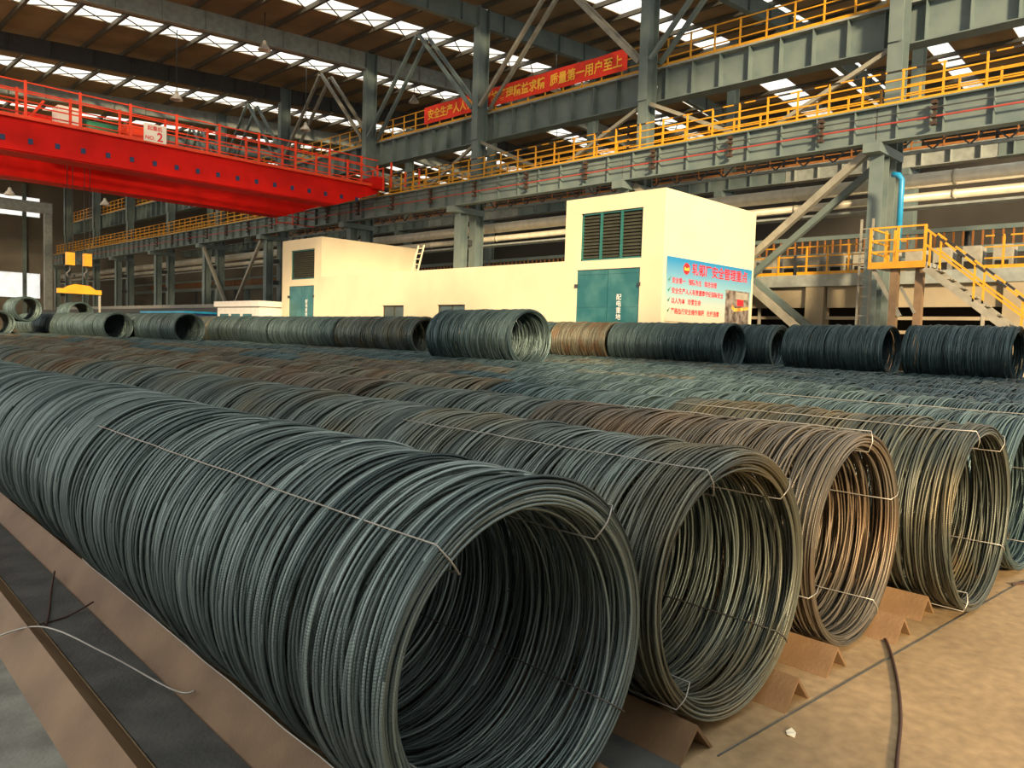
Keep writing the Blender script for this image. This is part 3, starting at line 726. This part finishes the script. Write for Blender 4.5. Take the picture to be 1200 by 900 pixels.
for i in (1, 2, 3):
    y0, y1 = COLY[i], COLY[i + 1]; ym = (y0 + y1) / 2
    brace('low crossing struts behind the lower runway railing %s' % bayname(i), [((28.5, y0 + .2, 12.1), (28.5, ym, 9.8)), ((28.5, y1 - .2, 12.1), (28.5, ym + .1, 9.8))], .15)

# roof frames above the columns
for i, y in enumerate(COLY[1:], 1):
    t = thing('roof_beam', 'deep steel roof beam above the %s column row' % ORD[i], 'beam', (0, y, 0), 'roof beams')
    mm = M['steel_dark'] if i == 5 else M['steel_light'] if i in (4, 6) else M['blue_steel']
    for xa, xb in ((X0 + .2, 28.1), (28.9, 44.8), (45.0, X1 - .4)):
        za, zb = zroof(xa) - .26, zroof(xb) - .26
        d = 1.0
        MB().add([(xa, -.03, za - d), (xb, -.03, zb - d), (xb, .03, zb - d), (xa, .03, za - d), (xa, -.03, za), (xb, -.03, zb), (xb, .03, zb), (xa, .03, za)],
                 [(0, 3, 2, 1), (4, 5, 6, 7), (0, 1, 5, 4), (1, 2, 6, 5), (2, 3, 7, 6), (3, 0, 4, 7)]).build('beam_web', mm, t)
        MB().bar((xa, 0, za - d - .015), (xb, 0, zb - d - .015), .36, .03).build('beam_flange', mm, t)
        n = int((xb - xa) / 2.2)
        for k in range(n):
            xx = xa + (xb - xa) * (k + .5) / n; zz = zroof(xx) - .28
            MB().box(xx - .012, xx + .012, -.16, .16, zz - d + .03, zz - .04).build('stiffener', mm, t)

# second column row, farther bay, pipes
for i, y in enumerate(COLY[:-1]):
    c = thing('steel_column', 'slim steel column of the farther bay row, %s along' % ORD[i + 1], 'column', (42.9, y + 4, 0), 'farther bay columns')
    MB().ibeam_x(0, 0, 0, zroof(42.9) - .3, .6, .5, .04).build('shaft', M['blue_steel'], c)
    MB().box(-1.3, .3, -.25, .25, 10.5, 10.83).build('corbel', M['blue_steel'], c)
for nm, lb, x, z, r in (('a', 'thick pale clad pipe running along the hall above the stair', 29.6, 7.68, .26), ('b', 'thinner pale pipe just below the thick clad pipe', 29.55, 7.10, .15)):
    t = thing('service_pipe', lb, 'pipe', (x, -6, z))
    MB().tube([(0, 0, 0), (0, 116, 0)], r, 20).build('pipe_shell', M['pipe'], t)
    for k in range(0, 20): MB().tube([(0, 3 + k * 5.6, 0), (0, 3.12 + k * 5.6, 0)], r + .015, 20).build('pipe_band', M['pipe'], t)
tp = thing('service_pipe', 'flat grey cable tray under the two pale pipes', 'tray', (29.7, -6, 6.72))
MB().box(-.3, .3, 0, 116, 0, .08).build('tray_body', M['steel_light'], tp)
lt_ = thing('lattice_truss', 'light lattice truss between the lower runway and the farther girder', 'truss', (36, -3, 10.2))
for z in (0, .75): MB().box(-.06, .06, 0, 70, z - .05, z + .05).build('chord', M['steel_light'], lt_)
wm = MB().bar((0, 0, .05), (0, .7, .7), .06).mesh('web_bar', M['steel_dark']); wm2 = MB().bar((0, .7, .7), (0, 1.4, .05), .06).mesh('web_bar', M['steel_dark'])
for i in range(50):
    for w_ in (wm, wm2):
        o = obj('web_bar', w_, lt_); o.location = (0, i * 1.4, 0)
bpz = thing('drop_pipe', 'vertical bright blue pipe beside the grey column over the landing', 'pipe', (26.2, 8.85, 4.9))
MB().tube([(0, 0, 0), (0, 0, 2.2), (.0, .1, 2.35), (0, .3, 2.4)], .09, 10).build('pipe_shell', M['blue'], bpz)

# ------------------------------------------------------------------ roller platform beyond the runway, landing and stair
pf = thing('roller_platform', 'long concrete roller platform with steel edge beam behind the stair', 'platform', (29.2, 0, 0))
MB().box(0, 7.5, -4, 40, 4.05, 4.5).build('deck', M['steel_light'], pf)
for y0, y1 in ((-4, 5.9), (6.5, 12.4), (13.2, 18.5), (19.2, 26), (26.8, 33), (33.6, 40)):
    MB().box(.25, .5, y0, y1, 3.25, 4.05).build('spandrel', M['concrete_cream'], pf)
for y in (6.2, 12.8, 18.85, 26.4, 33.3):
    MB().box(.05, .65, y - .35, y + .35, 0, 4.05).build('pier', M['concrete_cream'], pf)
MB().box(5.5, 5.8, -4, 40, 0, 4.05).build('shade_backing', M['dark'], pf)  # near-black sheet: the shade under the deck put into its colour
for z in (2.3, 2.8):
    MB().box(.3, .38, -4, 40, z, z + .12).build('guard_rail', M['concrete_cream'], pf)
for y in range(-3, 40, 2):
    MB().box(.28, .36, y + .1, y + .2, 0, 3.25).build('guard_post', M['machine'], pf)
for i, (y0, y1, nm) in enumerate(((-3.5, 1.4, 'beyond the stair foot'), (1.5, 7.2, 'beyond the stair'), (9.6, 13.6, 'between the landing and the house'), (13.7, 20, 'behind the house end'))):
    railing('yellow railing on the roller platform %s' % nm, 'platform railings', 29.3, y0, y1, 4.5, 1.1, rails=3, n=5, hazard=(i < 2))
# row of roller housings on the deck
hm = MB().box(-.4, .4, -.28, .28, 0, .95).mesh('housing', M['machine']); hk = MB().box(-.42, -.40, -.2, .2, .12, .42).mesh('cover', M['dark'])
for i in range(26):
    t = thing('roller_housing', 'grey roller drive housing, %s in the platform row counted from the stair foot' % ORD[i + 1], 'machine', (31.2, -2.5 + i * .95, 4.5), 'roller drives on the platform')
    obj('housing', hm, t); obj('cover', hk, t)
# cable gallery between pipes and platform; warm light put into the bars' orange colour
gl = thing('cable_gallery', 'dark steel gallery with orange-lit guard bars behind the pipes', 'gallery', (38, 0, 6.0))
MB().box(0, .3, -4, 110, 0, .35).build('gallery_beam', M['blue_steel'], gl)
MB().box(.0, .3, -4, 110, 1.0, 1.2).build('gallery_beam', M['blue_steel'], gl)
bm_ = MB().box(-.03, .03, -.035, .035, .35, 1.0).mesh('guard_bar', M['dull_orange'])
for i in range(280):
    o = obj('guard_bar', bm_, gl); o.location = (.05, -3.5 + i * .38, 0)
for y in range(0, 110, 10):
    MB().box(.3, .6, y, y + .3, -6.0, 1.2).build('gallery_leg', M['steel_dark'], gl)

la = thing('stair_landing', 'yellow-railed steel landing hugging the grey column', 'landing', (25.0, 8.45, 4.25))
MB().box(-.05, 1.5, -.80, .80, 0, .12).build('deck', M['steel_light'], la)
MB().box(-.09, -.05, -.82, .82, -.06, .14).build('edge_plate', M['yellow'], la)
for y in (-.78, -.02, .78): MB().box(-.1, -.03, y - .035, y + .035, .12, 1.2).build('post', M['yellow'], la)
for y in (.34, .60): MB().box(.7, .76, y - .03, y + .03, .12, 1.2).build('post', M['yellow'], la)
MB().box(1.4, 1.47, .73, .80, .12, 1.2).build('post', M['yellow'], la)
for z in (.45, .8, 1.18):
    MB().box(-.09, -.04, -.8, .8, z - .025, z + .025).build('handrail', M['yellow'], la)
    MB().box(-.05, 1.45, .75, .80, z - .025, z + .025).build('handrail', M['yellow'], la)
for y, x in ((.1, 0.1), (-.55, .3)):
    MB().box(x, x + .22, y - .11, y + .11, -4.25, 0).build('leg', M['rust_leg'], la)
MB().bar((.1, .72, -.05), (.2, -.1, -1.5), .12).build('knee_brace', M['brace'], la)
MB().bar((.3, -.5, -1.4), (.3, -.05, -.6), .08).build('knee_brace', M['brace'], la)
lt = thing('ladder', 'tall yellow-brown ladder standing beside the grey column', 'ladder', (25.9, 9.72, 0))
for y in (-.18, .18): MB().box(-.03, .03, y - .03, y + .03, 0.0, 5.9).build('ladder_stile', M['brace'], lt)
for i in range(18): MB().box(-.015, .015, -.18, .18, .3 + i * .31, .33 + i * .31).build('rung', M['brace'], lt)

st = thing('stair', 'steep steel stair with yellow and black handrails leading down from the landing', 'stair', (25.0, 7.65, 4.25))
dy, dz, ns = -5.1, -4.22, 16
for x in (.0, 1.0):
    MB().bar((x, 0, -.06), (x, dy, dz + .02), .05, .2).build('stringer', M['stair'], st)
for i in range(ns):
    f = (i + .5) / ns
    MB().box(.03, .97, dy * f - .14, dy * f + .14, dz * f - .02, dz * f + .02).build('tread', M['stair'], st)
for x in (.0, 1.0):
    for hh, hz in ((1.05, True), (.6, False)):
        hr = MB().bar((x, 0, hh), (x, dy, dz + hh), .055).build('handrail', M['yellow'], st)
        if hz:
            for k in range(9):
                a = (k + .5) / 9.5; b = (k + .95) / 9.5
                MB().bar((x, dy * a, dz * a + hh), (x, dy * b, dz * b + hh), .065).build('black_band', M['hazard_black'], hr)
    for k in range(5):
        f = k / 4.2 + .02
        MB().bar((x, dy * f, dz * f), (x, dy * f - .005, dz * f + 1.05), .05).build('post', M['yellow'], st)

# ------------------------------------------------------------------ red overhead crane
cr_ = thing('overhead_crane', 'bright red double-girder overhead crane spanning the hall under the roof', 'crane', (0, 40, 0))
def crane_girder(y0, y1, x0, x1, zt, zb, name):
    # box girder whose lower edge rises near the ends
    poly = [(x0, zt), (x0, zb), (23.6, zb), (x1, zb + 1.05), (x1, zt)]
    return MB().prism([(a, b) for a, b in poly][::-1], 'y', y0 - 40, y1 - 40).build(name, M['red'], cr_)
g1 = crane_girder(37.4, 38.6, -9, 26.4, 10.12, 8.72, 'girder')
g2 = crane_girder(43.0, 44.2, -9, 26.4, 10.12, 8.60, 'girder')
MB().bar((-9, -2.72, 10.15), (26.5, -2.72, 10.15), .12, .14).build('girder_lip', M['red_rail'], cr_)
MB().bar((-9, -2.66, 8.80), (23.6, -2.66, 8.80), .05, .06).build('girder_lip', M['red'], cr_)
MB().box(-9, 26.2, -2.7, -1.3, 10.13, 10.18).build('walkway', M['red'], cr_)
for i in range(24):
    x = 2.0 + i * 1.0
    MB().box(x - .09, x + .09, -2.63, -2.595, 9.12, 9.34).build('blue_plate', M['navy'], cr_)
for q, (yy, n) in enumerate(((-2.72, 15), (-1.35, 15))):
    for i in range(n):
        x = 0.6 + i * 2.05 if n == 15 else 0
        MB().box(x - .05, x + .05, yy - .04, yy + .04, 10.18, 11.65).build('rail_post', M['red_rail'], cr_)
    for z in (10.65, 11.15, 11.58):
        MB().bar((-9, yy, z), (26.3, yy, z), .05).build('handrail', M['red_rail'], cr_)
# end carriage on the runway, end platform railings
MB().box(25.9, 26.6, -3.0, 4.6, 9.96, 10.6).build('end_carriage', M['red'], cr_)
for y in (-2.6, 4.0): MB().tube([(26.7, y, 10.08), (27.1, y, 10.08)], .14, 14).build('wheel', M['steel_dark'], cr_)
for y in (-3.0, -2.0, 4.8): 
    MB().box(26.45, 26.52, y - .03, y + .03, 9.9, 11.2).build('rail_post', M['red_rail'], cr_)
for z in (10.3, 10.7, 11.15): MB().bar((26.48, -3.0, z), (26.48, 4.8, z), .05).build('handrail', M['red_rail'], cr_)
for x in (24.2, 25.3):
    MB().box(x - .03, x + .03, 4.9, 4.96, 8.4, 9.9).build('hanger', M['red_rail'], cr_)
for z in (8.5, 8.95, 9.4): MB().bar((24.2, 4.93, z), (26.9, 4.93, z), .05).build('handrail', M['red_rail'], cr_)
# crab with motors
tr = MB().box(9.6, 15.2, .2, 3.2, 10.3, 10.75).build('trolley_frame', M['red_rail'], cr_)
MB().box(10.8, 11.8, .3, 1.2, 10.75, 11.7).build('control_box', M['white'], tr)
MB().tube([(12.0, 1.0, 11.1), (13.6, 1.0, 11.1)], .32, 14).build('motor', M['green'], tr)
MB().tube([(9.9, 2.2, 11.15), (14.6, 2.2, 11.15)], .4, 16).build('rope_drum', M['red'], tr)
MB().box(13.8, 14.6, .4, 1.4, 10.75, 11.5).build('gearbox', M['red_rail'], tr)
for x in (9.3, 14.2): MB().bar((x, .2, 10.3), (x + .9, .2, 11.7), .1).build('strut', M['red_rail'], tr)
pl = MB().box(13.45, 14.45, -2.80, -2.77, 10.15, 10.95).build('number_plate', M['white'], cr_)
text('2', 0.55, M['text_red'], 'plate_number', pl, (14.02, -2.81, 10.22), bold=0.012)
text('NO.', 0.24, M['text_red'], 'plate_lettering', pl, (13.5, -2.81, 10.24), bold=0.004)
text('起重机', 0.22, M['text_red'], 'plate_lettering', pl, (13.6, -2.81, 10.68), bold=0.002)
# hook blocks, ropes and lifting beam hanging from the crab
HX, HY = 11.9, 1.4
for dx in (-.3, .45):
    for e in (-.12, .12): MB().tube([(HX + dx + e, HY, 5.1), (HX + dx + e, HY, 10.3)], .018, 5).build('rope', M['steel_dark'], cr_)
    hb = MB().box(HX + dx - .17, HX + dx + .17, HY - .15, HY + .15, 4.55, 5.15).build('hook_block', M['yellow'], cr_)
    MB().tube([(HX + dx, HY, 4.55), (HX + dx, HY, 4.3), (HX + dx - .15, HY, 4.15), (HX + dx - .1, HY, 3.98), (HX + dx + .1, HY, 3.95), (HX + dx + .18, HY, 4.1)], .06, 8).build('hook', M['hazard_black'], hb)
lb_ = thing('lifting_beam', 'yellow lifting beam hanging from the crane hooks above the round coils', 'lifting beam', (HX + .1, 40 + HY, 3.2))
MB().box(-.95, .95, -.15, .15, .0, .22).build('beam', M['yellow'], lb_)
MB().prism([(-.7, .22), (.7, .22), (.45, .40), (-.2, .46), (-.5, .36)], 'y', -.12, .12).build('beam_crown', M['yellow'], lb_)
for x in (-.38, .37): MB().bar((x, 0, .3), (x, 0, .82), .07).build('link', M['hazard_black'], lb_)
MB().bar((.9, 0, .1), (.9, 0, -1.0), .08).build('drop_arm', M['machine'], lb_)

# ------------------------------------------------------------------ hanging high-bay lamps
def bell(label, p, rod):
    t = thing('bay_lamp', label, 'lamp', p, 'hanging high-bay lamps')
    MB().tube([(0, 0, .25), (0, 0, rod)], .025, 6).build('rod', M['steel_dark'], t)
    prof = [(.06, .30), (.10, .25), (.12, .12), (.22, .0), (.34, -.18), (.36, -.22)]
    vs = []; fs = []; n = 16
    for r_, z in prof + [(q[0] - .02, q[1]) for q in prof[::-1]]:
        for k in range(n): vs.append((r_ * math.cos(2 * math.pi * k / n), r_ * math.sin(2 * math.pi * k / n), z))
    for a in range(len(prof) * 2 - 1):
        for k in range(n): fs.append((a * n + k, a * n + (k + 1) % n, (a + 1) * n + (k + 1) % n, (a + 1) * n + k))
    mb = MB(); mb.add(vs, fs); mb.smooth = True; mb.build('shade', M['lamp'], t)
    MB().tube([(0, 0, -.16), (0, 0, .1)], .09, 10).build('bulb', M['white'], t)
for lb, p in (('bell lamp hanging just above the red crane railing', (18.43, 46, 15.0)), ('bell lamp under the bluish skylight strip', (20.8, 40.2, 17.1)),
              ('bell lamp hanging beside the slanting roof struts', (33.5, 43.4, 17.9)), ('bell lamp beyond the crane end below the roof', (27.3, 47, 15.3)),
              ('bell lamp low under the red girder by the far portal', (14.0, 63.5, 10.8)), ('bell lamp under the red girder before the orange railings', (20.0, 63.0, 10.9)),
              ('bell lamp over the second bay behind the red banner', (37.0, 33.5, 17.6)), ('bell lamp deep in the second bay under the upper runway', (48, 36, 14.0))):
    bell(lb, p, zroof(p[0]) - p[2] + .02)

# far portal frame and low conveyor roof seen under the crane
po = thing('portal_frame', 'pale grey steel portal frame far down the hall', 'frame', (18, 95, 0))
for x in (-16, 5.9): MB().box(x + .2, x + .9, -.3, .3, 0, 13.5).build('post', M['steel_light'], po)
MB().box(-16, 6.8, -.4, .4, 13.5, 14.6).build('lintel', M['steel_light'], po)
cb = thing('roller_conveyor', 'long dark low roller bed running before the far columns', 'conveyor', (23.5, 44, 0))
MB().box(-.6, 2.4, 0, 48, 2.8, 3.15).build('bed', M['steel_dark'], cb)
for k in range(9):
    MB().box(-.4, 0, 2 + k * 5.2, 2.4 + k * 5.2, 0, 2.8).build('leg', M['steel_dark'], cb)
MB().box(1.0, 1.6, 0, 48, 3.15, 3.5).build('pipe_cover', M['machine'], cb)
